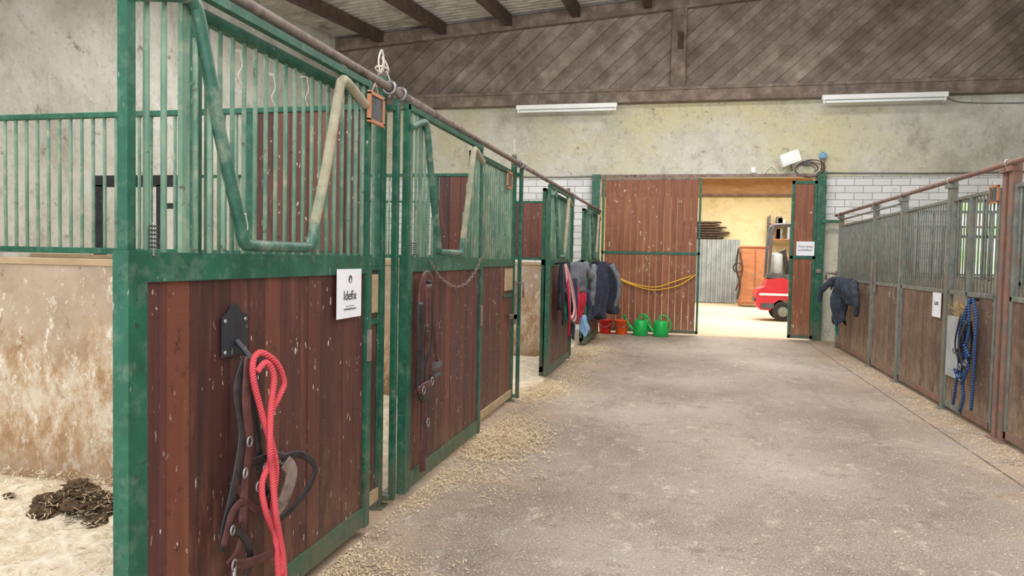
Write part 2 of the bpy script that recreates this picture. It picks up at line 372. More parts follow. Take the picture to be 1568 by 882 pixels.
for x in (2.6,3.5,4.36): 
    for y in (25.3,25.86): b.box(x,x+.04,y,y+.04,0,2.9,'forkdark')
for i in range(22): 
    z=(.34,.94,1.54,2.14,2.64)[i%5]; x=U(2.66,4.1); w=U(.12,.3); b.box(x,x+w,25.35,25.75,z,z+U(.12,.4),('corr','cabinet','galv','galv','white','cnavy')[i%6])
b.make('storage_shelf',.004)
b=B(); b.box(1.62,2.5,23.6,24.2,.08,1.82,'cabinet'); b.box(1.6,2.52,23.57,24.22,1.82,1.87,'cabinet'); b.box(1.66,2.04,23.57,23.6,.15,1.76,'cabinet'); b.box(2.08,2.46,23.57,23.6,.15,1.76,'cabinet')
for x in(2.0,2.1): b.tube([(x,23.54,.9),(x,23.54,1.05)],.01,'steel')
for x in(1.64,2.4):b.box(x,x+.08,23.65,24.15,0,.08,'cabinet')
b.make('wooden_cabinet',.006)
b=B()
b.tube(spl([(1.55,23.4,1.8),(1.5,23.4,1.2),(1.62,23.38,.7),(1.55,23.4,.25)]),.03,'black'); b.tube(spl([(1.58,23.4,1.7),(1.68,23.4,1.1),(1.5,23.38,.5)]),.025,'leather'); b.torus((1.55,23.4,1.2),.14,.02,'black',(0,1,0)); b.tube([(1.56,23.6,1.8),(1.56,23.38,1.82)],.02,'steel')
b.make('hanging_harness')
fy=18.6; fo=.08
b=B()
prof=[(1.66,.26),(1.56,.36),(1.54,.62),(1.60,.74),(1.74,.80),(1.80,.98),(2.15,1.02),(2.3,.92),(2.9,.62),(2.95,.5),(3.4,.5),(3.4,.25),(2.44,.25),(2.36,.42),(2.24,.5),(2.06,.5),(1.95,.42),(1.88,.25)]
np_=len(prof); vs=[(x,fy-.45,z) for x,z in prof]+[(x,fy+.45,z) for x,z in prof]
b.add(vs,[tuple(range(np_)),tuple(range(2*np_-1,np_-1,-1))]+[(i,(i+1)%np_,np_+(i+1)%np_,np_+i) for i in range(np_)],'forkred')
b.box(1.52,1.545,fy-.35,fy+.35,.45,.52,'forkdark'); b.box(1.8,2.3,fy-.42,fy+.42,1.0,1.1,'forkdark'); b.box(1.62,2.4,fy-.46,fy-.452,.60,.65,'white'); b.box(1.66,1.95,fy-.462,fy-.45,.3,.42,'forkdark')
for yy in (-.36,.36): b.rev([(.04,0),(.05,.01),(.05,.03)],(1.6,fy+yy,.66),'orange',12)
for x,r in((2.15,.23),(3.15,.28)):
    for s_ in(-.44,.36):
        b.rev([(r*.6,0),(r*.95,.0),(r,.03),(r,.13),(r*.95,.16),(r*.6,.16)],(x,fy+s_-.06,r),'rubber',20,'Y'); b.rev([(r*.5,0),(r*.5,.02)],(x,fy+s_-.075,r),'galv',16,'Y')
b.box(2.2,2.6,fy-.22,fy+.22,1.05,1.18,'black'); b.obox((2.2,fy,1.42),(.1,0,.05),(0,.44,0),(-.1,0,.5),'black')
for s_ in(-.4,.4):
    b.tube(spl([(1.82,fy+s_,1.0),(1.84,fy+s_,1.6),(1.88,fy+s_,2.16),(2.0,fy+s_,2.25),(2.85,fy+s_,2.25),(2.98,fy+s_,2.1),(3.1,fy+s_,1.3),(3.12,fy+s_,.6)]),.035,'forkdark')
    b.tube([(2.38,fy+s_,1.0),(2.38,fy+s_,2.22)],.03,'forkdark')
for i in range(7): b.box(2.0+i*.14,2.06+i*.14,fy-.4,fy+.4,2.24,2.27,'forkdark')
b.torus((2.6,fy,1.42),.16,.016,'black',(.8,0,.5)); b.tube([(2.8,fy,1.0),(2.6,fy,1.42)],.02,'black')
for s_ in(-.3,.3):
    b.box(3.4,3.5,fy+s_-.05,fy+s_+.05,.1,2.3,'forkdark'); b.box(3.5,4.5,fy+s_-.06,fy+s_+.06,.06,.1,'forkdark'); b.box(3.5,3.54,fy+s_-.06,fy+s_+.06,.06,.6,'forkdark')
for z in(.3,1.2,2.25): b.box(3.42,3.48,fy-.35,fy+.35,z,z+.06,'forkdark')
b.rev([(.11,0),(.13,.04),(.13,.44),(.11,.48)],(2.0,fy-.28,1.1),'corr',16)
fk=b.make('forklift',.015); fk.location.x+=fo

# ------------------------------------------------------------ left stable fronts
def planks(b,X0,X1,y0,y1,z0,z1,k,w=.105):
    n_=max(1,round((y1-y0)/w)); w=(y1-y0)/n_
    for i in range(n_): b.box(X0+U(0,.003),X1-U(0,.003),y0+i*w+.001,y0+(i+1)*w-.001,z0,z1,k)
def stable_door(X,y0,y1,vc):
    b=B(); w=.075
    planks(b,X-.012,X+.012,y0+w-.01,y1-w+.01,.14,1.27,'wood')
    b.box(X-.025,X+.025,y0,y0+w,.04,1.36,'green'); b.box(X-.025,X+.025,y1-w*.75,y1,.04,1.36,'green')
    b.box(X-.022,X+.022,y0+w,y1-w*.75,.05,.14,'green'); b.box(X-.022,X+.022,y0+w,y1-w*.75,1.27,1.355,'green')
    b.box(X-.016,X+.016,y0+.008,y0+.04,1.36,2.19,'green'); b.box(X-.015,X+.015,y1-.035,y1-.005,1.36,2.19,'green')
    b.box(X-.016,X+.016,y0,y1,2.155,2.185,'green')
    def arm(sg):
        return [(X+.02,vc,1.385),(X+.02,vc+sg*.19,1.385),(X+.02,vc+sg*.235,1.40),(X+.02,vc+sg*.265,1.48),(X+.02,vc+sg*.37,1.75),(X+.02,vc+sg*.47,2.06),(X+.02,vc+sg*.50,2.115),(X+.02,vc+sg*.55,2.12),(X+.02,vc+sg*.74,2.06)]
    b.tube(spl(arm(-1),4),.021,'vgreen',10); A=spl(arm(1),4); b.tube(A[:13],.021,'vgreen',10); b.tube(A[12:],.021,'worn',10)
    def zmax(y):
        a=abs(y-vc)
        if a<.27: return None
        if a<.5: return 1.42+(a-.25)/.235*.66
        return 2.16
    b.box(X-.013,X+.003,vc-.53,vc-.495,1.355,2.16,'bar')
    y=y0+.1
    while y<y1-.06:
        z=zmax(y)
        if z and not (vc-.55<y<vc-.48): b.tube([(X,y,1.35),(X,y,z)],.009,'bar',8)
        y+=.072
    for y in(y0+.25,y1-.25):
        b.box(X-.02,X-.008,y-.02,y+.02,2.185,2.205,'rust')
    b.tube([(X+.024,y0+.1,1.345),(X+.024,y0+.1,1.44)],.004,'steel')
    for i in range(6): b.torus((X+.024,y0+.1,1.37+i*.012),.010,.0025,'black',(0,0,1),8)
    b.box(X+.025,X+.035,y1-.05,y1-.015,.85,1.0,'rust')
    return b.make('stable_door',.003)
def fixed_front(X,y0,y1,kick=True):
    b=B()
    planks(b,X-.012,X+.012,y0+.03,y1-.03,.12,1.28,'wood')
    b.box(X-.02,X+.02,y0,y0+.04,.0,2.16,'green'); b.box(X-.015,X+.015,y1-.025,y1,.0,2.16,'green')
    b.box(X-.02,X+.02,y0,y1,1.28,1.35,'green'); b.box(X-.02,X+.02,y0,y1,.05,.12,'lightwood'); b.box(X-.02,X+.02,y0,y1,2.12,2.16,'green')
    b.box(X+.012,X+.022,y1-.34,y1-.04,1.06,1.26,'lightwood'); b.box(X+.012,X+.022,y1-.36,y1-.03,1.0,1.03,'green')
    y=y0+.09
    while y<y1-.05: b.tube([(X,y,1.34),(X,y,2.13)],.0085,'bar',8); y+=.072
    return b.make('stall_front_panel',.003)
XD,XF=-1.50,-1.585
posts=[.5,3.68,6.78,10.05,13.3]
for i,y in enumerate(posts):
    b=B(); b.box(-1.61,-1.565,y-.025,y+.025,0,2.3,'green')
    if 0<i<4: b.box(-1.55,-1.515,y+.06,y+.09,0.02,2.2,'green'); b.box(-1.6,-1.53,y+.02,y+.08,2.13,2.16,'green'); b.box(-1.6,-1.53,y+.02,y+.08,.03,.06,'green')
    b.box(-1.64,-1.54,y-.05,y+.05,0,.012,'green'); b.tube([(-1.587,y,2.3),(-1.587,y,2.325)],.025,'rust')
    b.make('stall_post',.004)
fixed_front(XF,2.12,3.65); stable_door(XD,1.72,3.33,2.5)
stable_door(XD,3.80,5.34,4.57); fixed_front(XF,5.36,6.75)
fixed_front(XF,8.3,10.02); stable_door(XD,8.15,9.75,8.95)
fixed_front(XF,11.6,13.27); stable_door(XD,11.5,13.1,12.3)
b=B()
for i in range(4):
    y0,y1=posts[i]+.03,posts[i+1]-.02
    b.tube([(-1.515,y0,2.225),(-1.515,y1,2.225)],.022,'rust',10)
    for y in(y0+.05,y1-.05): b.torus((-1.515,y,2.225),.03,.009,'steel',(0,1,0)); b.obox((-1.55,y,2.24),(.1,0,0),(0,.03,0),(0,0,.02),'rust')
b.make('sliding_door_track')
def part(Y,x0,x1,low=True,panel=.7,xl=None):
    b=B(); xl=xl or x1
    if low: b.box(x1,x0,Y-.06,Y+.06,0,1.265,'conc'); b.box(x1,x0,Y-.07,Y+.07,1.265,1.305,'lightwood')
    b.box(xl,x0,Y-.02,Y+.02,1.335,1.37,'green'); b.box(xl,x0,Y-.02,Y+.02,2.12,2.15,'green')
    for x in (x0-.02,x0-panel,(xl+x0)/2-.2,xl+.03): b.box(x-.02,x+.02,Y-.018,Y+.018,1.3,2.14,'green')
    n_=6; w=(panel-.06)/n_
    for i in range(n_): b.box(x0-.03-(i+1)*w+.001,x0-.03-i*w,Y-.012,Y+.012,1.37,2.12,'wood')
    x=x0-panel-.09
    while x>xl: b.tube([(x,Y,1.36),(x,Y,2.13)],.0095,'bar',8); x-=.078
    if xl!=x1:
        b.box(-6.2,xl,Y-.03,Y+.03,2.03,2.15,'blackmetal'); b.box(-6.2,-6.08,Y-.03,Y+.03,1.3,2.05,'blackmetal'); b.box(xl-.22,xl-.16,Y-.03,Y+.03,1.3,2.05,'blackmetal'); b.box(xl-.2,xl,Y-.01,Y+.01,1.8,1.86,'blackmetal')
    b.make('stall_partition',.003)
part(3.65,-1.64,XL+.02); part(6.75,-1.64,XL+.02,xl=-5.2); part(10.02,-1.64,XL+.02,xl=-5.2)
# ------------------------------------------------------------ right fronts
XRt=2.45
def rsec(b,y0,y1,k='woodr'):
    planks(b,XRt-.012,XRt+.012,y0,y1,.1,1.1,k,.14)
    b.box(XRt-.02,XRt+.02,y0,y1,1.1,1.14,'galv'); b.box(XRt-.02,XRt+.02,y0,y1,.04,.1,'redrust'); b.box(XRt-.015,XRt+.015,y0,y1,1.97,2.0,'galv')
    y=y0+.07
    while y<y1-.03: b.tube([(XRt,y,1.13),(XRt,y,1.98)],.0085,'galv',8); y+=.075
for y0,y1 in ((10.74,12.9),(9.46,10.66),(7.85,9.34),(3.4,6.4)):
    b=B(); rsec(b,y0,y1)
    for y in (y0,y1-.04): b.box(XRt-.02,XRt+.02,y,y+.04,.04,2.0,'galv')
    b.make('stall_front_panel',.003)
b=B(); rsec(b,6.68,7.3)
planks(b,XRt-.012,XRt+.012,7.3,7.72,.1,.34,'woodr',.14); b.box(XRt-.02,XRt+.02,7.3,7.72,.04,.1,'galv'); b.box(XRt-.015,XRt+.015,7.3,7.76,1.97,2.0,'galv'); b.box(XRt-.02,XRt+.02,7.28,7.32,.04,2.0,'galv'); b.box(XRt-.02,XRt+.02,7.3,7.76,1.1,1.14,'galv')
b.box(XRt-.03,XRt-.01,7.32,7.72,.34,.9,'corr')
for y in(7.4,7.48,7.56,7.64): b.tube([(XRt,y,1.13),(XRt,y,1.98)],.007,'galv')
for y in(6.66,7.74): b.box(XRt-.02,XRt+.02,y,y+.04,.04,2.0,'galv')
b.make('stall_feeding_door',.003)
b=B()
for i in range(260):
    p=Vector((XRt+U(-.03,.18),U(7.34,7.7),U(.86,1.02))); d_=Vector((U(-1,1),U(-1,1),U(-.6,.6))).normalized()*U(.04,.09); b.obox(p,d_,(.003,.002,0),(0,0,.003),'hay')
b.box(XRt+.0,XRt+.3,7.34,7.7,.5,.88,'corr')
b.make('feed_trough_with_hay')
for y,k in ((12.95,'galv'),(10.7,'galv'),(9.4,'galv'),(7.81,'galv'),(6.56,'redrust'),(6.44,'redrust')):
    b=B(); b.box(XRt-.035,XRt+.035,y-.03,y+.03,0,2.2,k); b.box(XRt-.07,XRt+.07,y-.06,y+.06,0,.012,k); b.box(XRt-.06,XRt+.03,y-.045,y+.045,2.1,2.14,k); b.make('stall_post',.004)
b=B(); b.tube([(XRt-.03,3.4,2.17),(XRt-.03,13.3,2.17)],.022,'redrust',10)
for y in(12.95,10.7,9.4,7.8,6.5): b.torus((XRt-.03,y,2.17),.028,.008,'steel',(0,1,0))
b.tube([(XRt-.02,9.5,2.08),(XRt-.02,13.0,2.08)],.014,'galv'); b.make('sliding_door_track')
for Y in (6.5,9.42,12.98):
    b=B(); b.box(XRt+.05,XR-.02,Y-.06,Y+.06,0,1.2,'conc'); b.box(XRt+.05,XR-.02,Y-.02,Y+.02,1.22,1.25,'galv'); b.box(XRt+.05,XR-.02,Y-.02,Y+.02,1.97,2.0,'galv')
    x=XRt+.15
    while x<XR-.05: b.tube([(x,Y,1.2),(x,Y,1.98)],.008,'galv'); x+=.085
    for x in (XRt+.07,4.2,XR-.05): b.box(x-.02,x+.02,Y-.02,Y+.02,1.18,2.0,'galv')
    b.make('stall_partition')
b=B()
for i in range(38): b.box(2.08,2.092,3.0+i*.28,3.0+i*.28+.27,.0,.004,'beam')
b.make('floor_drain_edge')
# ------------------------------------------------------------ back doors
b=B(); YD=YB-.16
n_=14; x0,x1=-1.55,.25; w=(x1-x0-.12)/n_
for i in range(n_): b.box(x0+.06+i*w+.002,x0+.06+(i+1)*w-.002,YD-.015,YD+.015,.06,2.86,'wood2')
b.box(x0,x0+.04,YD-.025,YD+.025,.03,2.87,'green'); b.box(x1-.04,x1,YD-.025,YD+.025,.03,2.87,'green')
for z in(.03,1.47): b.box(x0,x1,YD-.025,YD+.025,z,z+.055,'green')
b.box(x0,x1,YD-.02,YD+.02,2.84,2.88,'rust')
b.make('sliding_barn_door',.004)
b=B(); x0,x1=1.80,2.22; w=(x1-x0-.1)/3
for i in range(3): b.box(x0+.05+i*w+.002,x0+.05+(i+1)*w-.002,YD-.015,YD+.015,.08,2.78,'wood2')
for x in(x0,x1-.05): b.box(x,x+.05,YD-.025,YD+.025,.03,2.82,'green')
for z in(.03,1.44,2.76): b.box(x0,x1,YD-.025,YD+.025,z,z+.06,'green')
b.make('door_2',.004)
b=B(); b.box(2.22,2.36,YB-.2,YB,0,2.98,'green'); b.box(-1.75,-1.6,YB-.2,YB,0,2.95,'green'); b.box(2.3,2.62,YB-.24,YB-.18,2.08,2.13,'green'); b.box(2.24,2.32,YB-.23,YB-.2,1.2,1.27,'rust')
b.tube([(2.3,YB-.1,2.9),(2.3,YB-.1,3.2)],.03,'rust'); b.rev([(.03,0),(.06,.02),(.06,.1),(.02,.13)],(2.3,YB-.1,3.2),'cblue',16)
b.make('trim_2',.004)
b=B(); b.box(-1.7,2.3,YB-.14,YB-.1,2.9,2.95,'rust'); b.make('barn_door_track')
b=B(); b.box(1.9,2.2,YD-.032,YD-.027,1.5,1.75,'paper'); s=b.make('paper_sign')
text('Türe bitte\nschließen!',(2.05,YD-.034,1.63),.06,(math.pi/2,0,0),s)
b=B()
b.tube(spl([(-1.5,YD-.06,1.3),(-1.35,YD-.06,1.1),(-1.0,YD-.07,.92),(-.57,YD-.07,.82),(-.15,YD-.07,.9),(.1,YD-.06,1.05),(.18,YD-.06,1.12)]),.012,'yellow')
b.tube(spl([(-1.5,YD-.05,1.27),(-1.1,YD-.06,.98),(-.57,YD-.09,.87),(-.2,YD-.07,.98),(.12,YD-.06,1.1)]),.012,'yellow')
b.tube([(.17,YD-.025,1.13),(.17,YD-.08,1.14)],.012,'steel'); b.tube([(-1.5,YD-.025,1.3),(-1.5,YD-.08,1.31)],.012,'steel')
b.make('hanging_hose')
b=B(); b.obox((1.72,YB-.3,3.2),(.3,.02,.12),(-.03,.12,0),(-.07,0,.2),'white'); b.obox((1.70,YB-.365,3.19),(.24,.02,.1),(0,.01,0),(-.05,0,.14),'tube')
b.tube([(1.72,YB-.25,3.15),(1.78,YB-.15,3.05),(1.8,YB-.03,3.02)],.015,'galv'); b.tube(spl([(1.15,YB-.05,3.02),(1.3,YB-.06,2.95),(1.45,YB-.07,3.1),(1.6,YB-.1,2.95),(1.75,YB-.1,3.1)]),.008,'white')
b.box(1.1,1.18,YB-.07,YB-.03,2.98,3.08,'white')
b.make('flood_lamp',.006)
b=B()
for i in range(5): b.torus((2.02+.02*i,YB-.06-.02*i,3.02+.02*(i%3)),.14+.015*i,.009,('rust','leather','white')[i%3],(0.1*i,1,0),20,1.2,.75)
b.box(1.98,2.1,YB-.12,YB-.03,3.1,3.18,'forkdark'); b.make('cable_coil')
# ------------------------------------------------------------ things on the left doors
XS=XD+.026
b=B(); 
prof=[(2.15,1.01),(2.295,1.01),(2.295,1.145),(2.26,1.155),(2.235,1.185),(2.205,1.185),(2.18,1.155),(2.15,1.145)]
np_=8; vs=[(XS-.012,y,z) for y,z in prof]+[(XS-.006,y,z) for y,z in prof]
b.add(vs,[tuple(range(np_)),tuple(range(2*np_-1,np_-1,-1))]+[(i,(i+1)%np_,np_+(i+1)%np_,np_+i) for i in range(np_)],'blackmetal')
for y,z in((2.165,1.13),(2.28,1.13),(2.165,1.025),(2.28,1.025)): b.rev([(.008,0),(.005,.004)],(XS-.006,y,z),'steel',8,'X')
b.tube(spl([(XS-.005,2.225,1.06),(XS+.025,2.225,1.03),(XS+.06,2.225,.995),(XS+.075,2.225,1.01)]),.01,'blackmetal')
b.make('wall_hook',.001)
b=B(); x=XS+.035
b.strap([(x,2.22,1.01),(x-.01,2.185,.9),(x,2.2,.75),(x,2.17,.62),(x-.01,2.12,.45),(x-.01,2.11,.38)],.026,.006,'black')
b.strap([(x+.02,2.24,1.01),(x,2.27,.85),(x,2.3,.7),(x,2.31,.6)],.026,.006,'black')
b.strap([(x+.01,2.22,1.01),(x+.01,2.21,.85),(x+.01,2.23,.72),(x,2.22,.58),(x+.01,2.19,.45)],.03,.007,'leather')
b.strap([(x-.01,2.19,.62),(x+.01,2.27,.64),(x+.03,2.38,.63),(x+.02,2.42,.61)],.024,.006,'black')
b.strap([(x+.02,2.42,.61),(x+.04,2.52,.60),(x+.06,2.60,.53),(x+.04,2.56,.44),(x+.02,2.44,.39),(x,2.38,.4)],.022,.006,'black')
b.strap([(x,2.31,.6),(x,2.35,.5),(x+.02,2.38,.4)],.026,.006,'black')
b.strap([(x+.01,2.42,.61),(x+.02,2.38,.52),(x+.01,2.3,.46),(x,2.24,.5),(x-.01,2.16,.6)],.024,.006,'leather')
b.strap([(x+.04,2.41,.6),(x+.05,2.44,.55),(x+.04,2.4,.46),(x+.03,2.33,.42)],.045,.008,'rust')
b.strap([(x+.01,2.13,.33),(x+.03,2.2,.31),(x+.04,2.32,.30),(x+.02,2.40,.33)],.03,.008,'leather')
b.strap([(x,2.12,.45),(x+.01,2.2,.40),(x+.01,2.24,.3),(x,2.2,.2),(x,2.2,.1)],.022,.006,'black')
b.strap([(x,2.10,.4),(x+.01,2.13,.5),(x+.01,2.19,.52),(x,2.22,.45),(x,2.18,.36),(x,2.12,.33)],.022,.006,'leather')
b.strap([(x+.02,2.4,.34),(x+.02,2.41,.22),(x+.01,2.38,.12)],.022,.006,'black')
for y,z,r in((2.42,.61,.025),(2.31,.6,.02),(2.19,.62,.02),(2.38,.4,.022),(2.13,.33,.022),(2.12,.45,.018)):
    b.torus((x+.02,y,z),r*.8,.004,'steel',(1,.2,0))
for y,z in((2.215,.72),(2.27,.55),(2.39,.25)): b.torus((x+.02,y,z),.014,.0035,'steel',(1,0,0),8,1,1.3)
b.tube([(x+.02,2.13,.32),(x+.02,2.125,.27)],.007,'steel')
b.make('leather_halter')
b=B(); x=XS+.068
b.tube(spl([(x+.02,2.37,.2),(x,2.36,.34),(x+.01,2.28,.46),(x,2.27,.56),(x+.01,2.31,.66),(x,2.27,.80),(x,2.215,.93),(x,2.215,1.0),(x+.01,2.25,1.02),(x+.02,2.33,.97),(x+.02,2.375,.9),(x+.02,2.35,.86),(x+.01,2.31,.80),(x,2.32,.72),(x+.01,2.345,.6),(x,2.34,.45),(x+.01,2.35,.3),(x+.02,2.36,.08)],8),.011,'redrope',10)
b.tube(spl([(x+.01,2.22,.96),(x+.02,2.26,.985),(x+.025,2.30,.93),(x+.02,2.29,.82),(x+.03,2.27,.68),(x+.02,2.30,.6),(x+.03,2.31,.45),(x+.02,2.36,.33),(x+.02,2.385,.22),(x+.02,2.39,.07)],8),.011,'redrope',10)
b.rev([(.016,0),(.018,.03),(.012,.07)],(x+.02,2.385,.04),'redrope',10)
b.make('red_lead_rope')
b=B(); b.box(XS,XS+.003,2.955,3.20,1.075,1.295,'paper'); s=b.make('paper_sign')
text('Idefix',(XS+.005,3.08,1.175),.06,(math.pi/2,0,math.pi/2),s); text('-------------',(XS+.005,3.08,1.13),.02,(math.pi/2,0,math.pi/2),s); text('CHALLENGER WALLACH',(XS+.005,3.08,1.115),.011,(math.pi/2,0,math.pi/2),s)
b=B(); b.torus((XS+.005,3.08,1.25),.016,.0012,'ink',(1,0,0),20); b.tube(spl([(XS+.005,3.07,1.24),(XS+.005,3.075,1.256),(XS+.005,3.085,1.262),(XS+.005,3.092,1.25)]),.0015,'ink'); b.make('logo',parent=s)
def tag(y,z,X=XD+.03,dx=1,w=.16,h=.13):
    b=B(); b.box(X,X+.008,y-w/2,y+w/2,z-h/2,z+h/2,'slate')
    for zz in(z-h/2,z+h/2): b.box(X-.002,X+.014,y-w/2-.008,y+w/2+.008,zz-.008,zz+.008,'orangewood')
    for yy in(y-w/2,y+w/2): b.box(X-.002,X+.014,yy-.008,yy+.008,z-h/2,z+h/2,'orangewood')
    b.tube([(X,y-.05,z+h/2),(X,y,z+h/2+.06),(X,y+.05,z+h/2)],.002,'string')
    s=b.make('slate_name_tag'); 
tag(3.34,2.06,XD+.025); tag(6.45,2.05,XF+.03); tag(6.76,1.95,XRt-.035)
b=B()
b.tube(spl([(-1.59,3.66,2.32),(-1.59,3.64,2.38),(-1.59,3.68,2.44),(-1.59,3.71,2.38),(-1.59,3.69,2.32)]),.005,'string'); b.tube(spl([(-1.58,3.65,2.31),(-1.56,3.63,2.36),(-1.58,3.67,2.40),(-1.57,3.72,2.35),(-1.58,3.7,2.3)]),.005,'string'); b.torus((-1.59,3.68,2.34),.032,.005,'string',(0,.3,1))
b.tube(spl([(-1.57,3.7,2.33),(-1.55,3.73,2.25),(-1.56,3.71,2.2)]),.004,'string')
b.make('baling_twine')
b=B(); b.torus((-1.59,6.78,2.42),.028,.003,'string',(1,0,0),14,1,1.6); b.tube([(-1.59,6.78,2.32),(-1.59,6.78,2.38)],.004,'string'); b.make('baling_twine')
b=B()
for (y,z) in ((2.38,2.08),(2.6,2.05),(2.86,2.1),(2.42,1.5)):
    b.tube(spl([(XF+.012,y,z),(XF+.015,y+.01,z-.05),(XF+.012,y-.01,z-.09),(XF+.015,y+.01,z-.12)]),.002,'string',6); b.torus((XF,y,z),.013,.003,'string',(0,0,1))
b.make('baling_twine')
b=B(); x=XS+.03
b.tube([(XS,4.02,1.22),(x+.03,4.02,1.21)],.01,'blackmetal')
b.strap([(x,3.93,1.05),(x,3.95,1.2),(x,4.02,1.25),(x,4.10,1.2),(x,4.12,1.05),(x,4.08,.85),(x,4.10,.65)],.05,.012,'leather')
b.strap([(x,3.92,1.1),(x+.01,3.91,.9),(x,3.93,.7),(x,3.94,.6),(x,4.0,.55),(x,4.08,.62)],.05,.012,'black')
b.strap([(x+.02,3.99,1.2),(x+.02,4.0,.95),(x,4.03,.75),(x,4.01,.6),(x,4.02,.4),(x,4.0,.25),(x,4.0,.12)],.045,.012,'leather')
b.strap([(x+.01,4.05,1.2),(x+.02,4.06,.9),(x,4.0,.7),(x,4.06,.5),(x,4.04,.3),(x,4.03,.2)],.03,.01,'black')
b.strap([(x,4.1,1.1),(x,4.18,.9),(x,4.22,.75),(x,4.26,.72)],.022,.008,'leather')
b.strap([(x,3.9,.93),(x+.02,4.0,.95),(x,4.12,.92)],.04,.01,'black')
b.strap([(x,3.9,.6),(x+.02,4.0,.62),(x,4.12,.6)],.04,.01,'leather')
b.box(x-.01,x+.015,4.1,4.28,.69,.725,'forkdark'); b.box(x-.01,x+.015,4.14,4.26,.64,.66,'forkdark')
for y,z in((3.94,.6),(4.08,.63),(4.0,.95),(4.02,.4)): b.torus((x+.022,y,z),.022,.004,'steel',(1,0,0))
b.make('brown_bridle')
b=B(); pts=spl([(XS+.01,4.14,1.33),(XS+.01,4.3,1.24),(XS+.015,4.55,1.17),(XS+.015,4.8,1.17),(XS+.01,5.05,1.24),(XS+.01,5.25,1.35)],12)
last=pts[0];k_=0
for p in pts[1:]:
    if (p-last).length>=.022:
        t_=(p-last).normalized(); c=(p+last)/2; side=Vector((1,0,0)) if k_%2 else t_.cross(Vector((1,0,0))).normalized()
        a=t_*.016; w_=(t_.cross(side)).normalized()*.008
        b.tube([c-a*.7-w_,c+a*.7-w_,c+a,c+a*.7+w_,c-a*.7+w_,c-a],.0028,'rust',5,closed=True); last=p;k_+=1
b.tube([(XS-.03,5.25,1.33),(XS+.02,5.25,1.36)],.005,'rust'); b.make('chain')
b=B(); b.box(-1.52,-1.5,6.6,6.64,.75,1.15,'rust'); b.tube([(-1.5,6.62,1.12),(-1.44,6.62,1.14),(-1.44,6.62,1.0)],.01,'rust'); b.box(-1.565,-1.5,6.6,6.64,.8,.84,'rust'); b.make('door_bolt')
# ------------------------------------------------------------ garments left
b=B()
b.tube([(-1.48,8.5,1.3),(-1.36,8.5,1.32),(-1.33,8.5,1.35)],.012,'blackmetal'); b.tube([(-1.48,9.6,1.3),(-1.36,9.6,1.32),(-1.33,9.6,1.35)],.012,'blackmetal')
b.drape((-1.36,9.45,1.32),.42,.28,.55,.14,'cgrey',(.35,1,0),6,1); b.sleeve([(-1.30,9.75,1.28),(-1.22,9.95,1.1),(-1.22,9.98,.88),(-1.26,9.95,.72)],.07,.045,'cgrey')
b.drape((-1.34,9.6,.98),.34,.28,.3,.12,'cred',(.4,1,0),6,3); b.sleeve([(-1.34,9.3,1.0),(-1.30,9.2,.8),(-1.31,9.25,.55)],.05,.035,'cred')
b.drape((-1.34,9.1,1.12),.72,.12,.16,.07,'cnavy',(.2,1,0),5,4); b.sleeve([(-1.28,9.8,.95),(-1.24,9.9,.7),(-1.27,9.8,.45)],.06,.04,'cnavy')
b.drape((-1.30,9.75,.62),.24,.1,.14,.07,'cblue',(1,.5,0),4,6); b.drape((-1.4,8.55,1.3),.5,.10,.2,.08,'cnavy',(.1,1,0),5,7); b.drape((-1.36,8.7,.9),.25,.08,.1,.05,'cteal',(.2,1,0),4,11)
for i in range(4): b.strap([(-1.36,8.5,1.3),(-1.33,8.75+.05*i,1.05),(-1.3,8.9+.06*i,.75-.05*i),(-1.32,8.72,.66),(-1.33,8.6+.03*i,.95),(-1.36,8.5,1.3)],.035,.015,('cpink','leather','cpink','black')[i])
b.tube(spl([(-1.36,8.4,1.28),(-1.34,8.3,.9),(-1.36,8.45,.6)]),.014,'black'); b.tube(spl([(-1.36,8.6,1.28),(-1.3,8.5,.8),(-1.32,8.65,.45)]),.014,'cred')
b.make('hanging_jackets_and_halters')
b=B()
b.tube([(-1.48,12.0,1.3),(-1.32,12.0,1.32)],.012,'blackmetal')
b.drape((-1.33,11.9,1.33),.9,.2,.5,.2,'cnavy',(.5,1,0),7,8); b.drape((-1.22,12.3,1.3),.8,.2,.42,.16,'cblack',(1,.6,0),7,9); b.sleeve([(-1.18,12.1,1.28),(-1.06,12.1,1.05),(-1.05,12.1,.8),(-1.1,12.1,.6)],.07,.045,'cgrey'); b.sleeve([(-1.4,11.6,1.25),(-1.38,11.45,1.0),(-1.4,11.5,.65)],.07,.05,'cgrey')
b.make('hanging_rug')
b=B(); b.tube([(2.43,12.0,1.12),(2.2,12.0,1.15)],.012,'blackmetal')
b.drape((2.29,11.7,1.16),.34,.34,.6,.18,'cblack',(-.35,1,0),7,21); b.drape((2.26,11.85,.95),.45,.34,.28,.16,'cblack',(-.6,1,0),7,22)
b.sleeve([(2.33,11.3,1.08),(2.29,11.0,.98),(2.29,10.9,.82),(2.30,10.95,.66)],.075,.05,'cblack'); b.sleeve([(2.18,12.1,1.1),(2.06,12.25,.95),(2.05,12.3,.78)],.07,.05,'cblack'); b.drape((2.25,12.0,1.17),.16,.14,.22,.12,'cblack',(-1,.5,0),3,25)
b.sleeve([(2.25,11.9,.6),(2.23,11.9,.45),(2.25,11.88,.3)],.05,.02,'cteal')
b.make('hooded_jacket')
b=B(); x=XRt-.07
b.tube([(XRt-.02,7.0,1.08),(x-.02,7.0,1.1)],.012,'blackmetal')
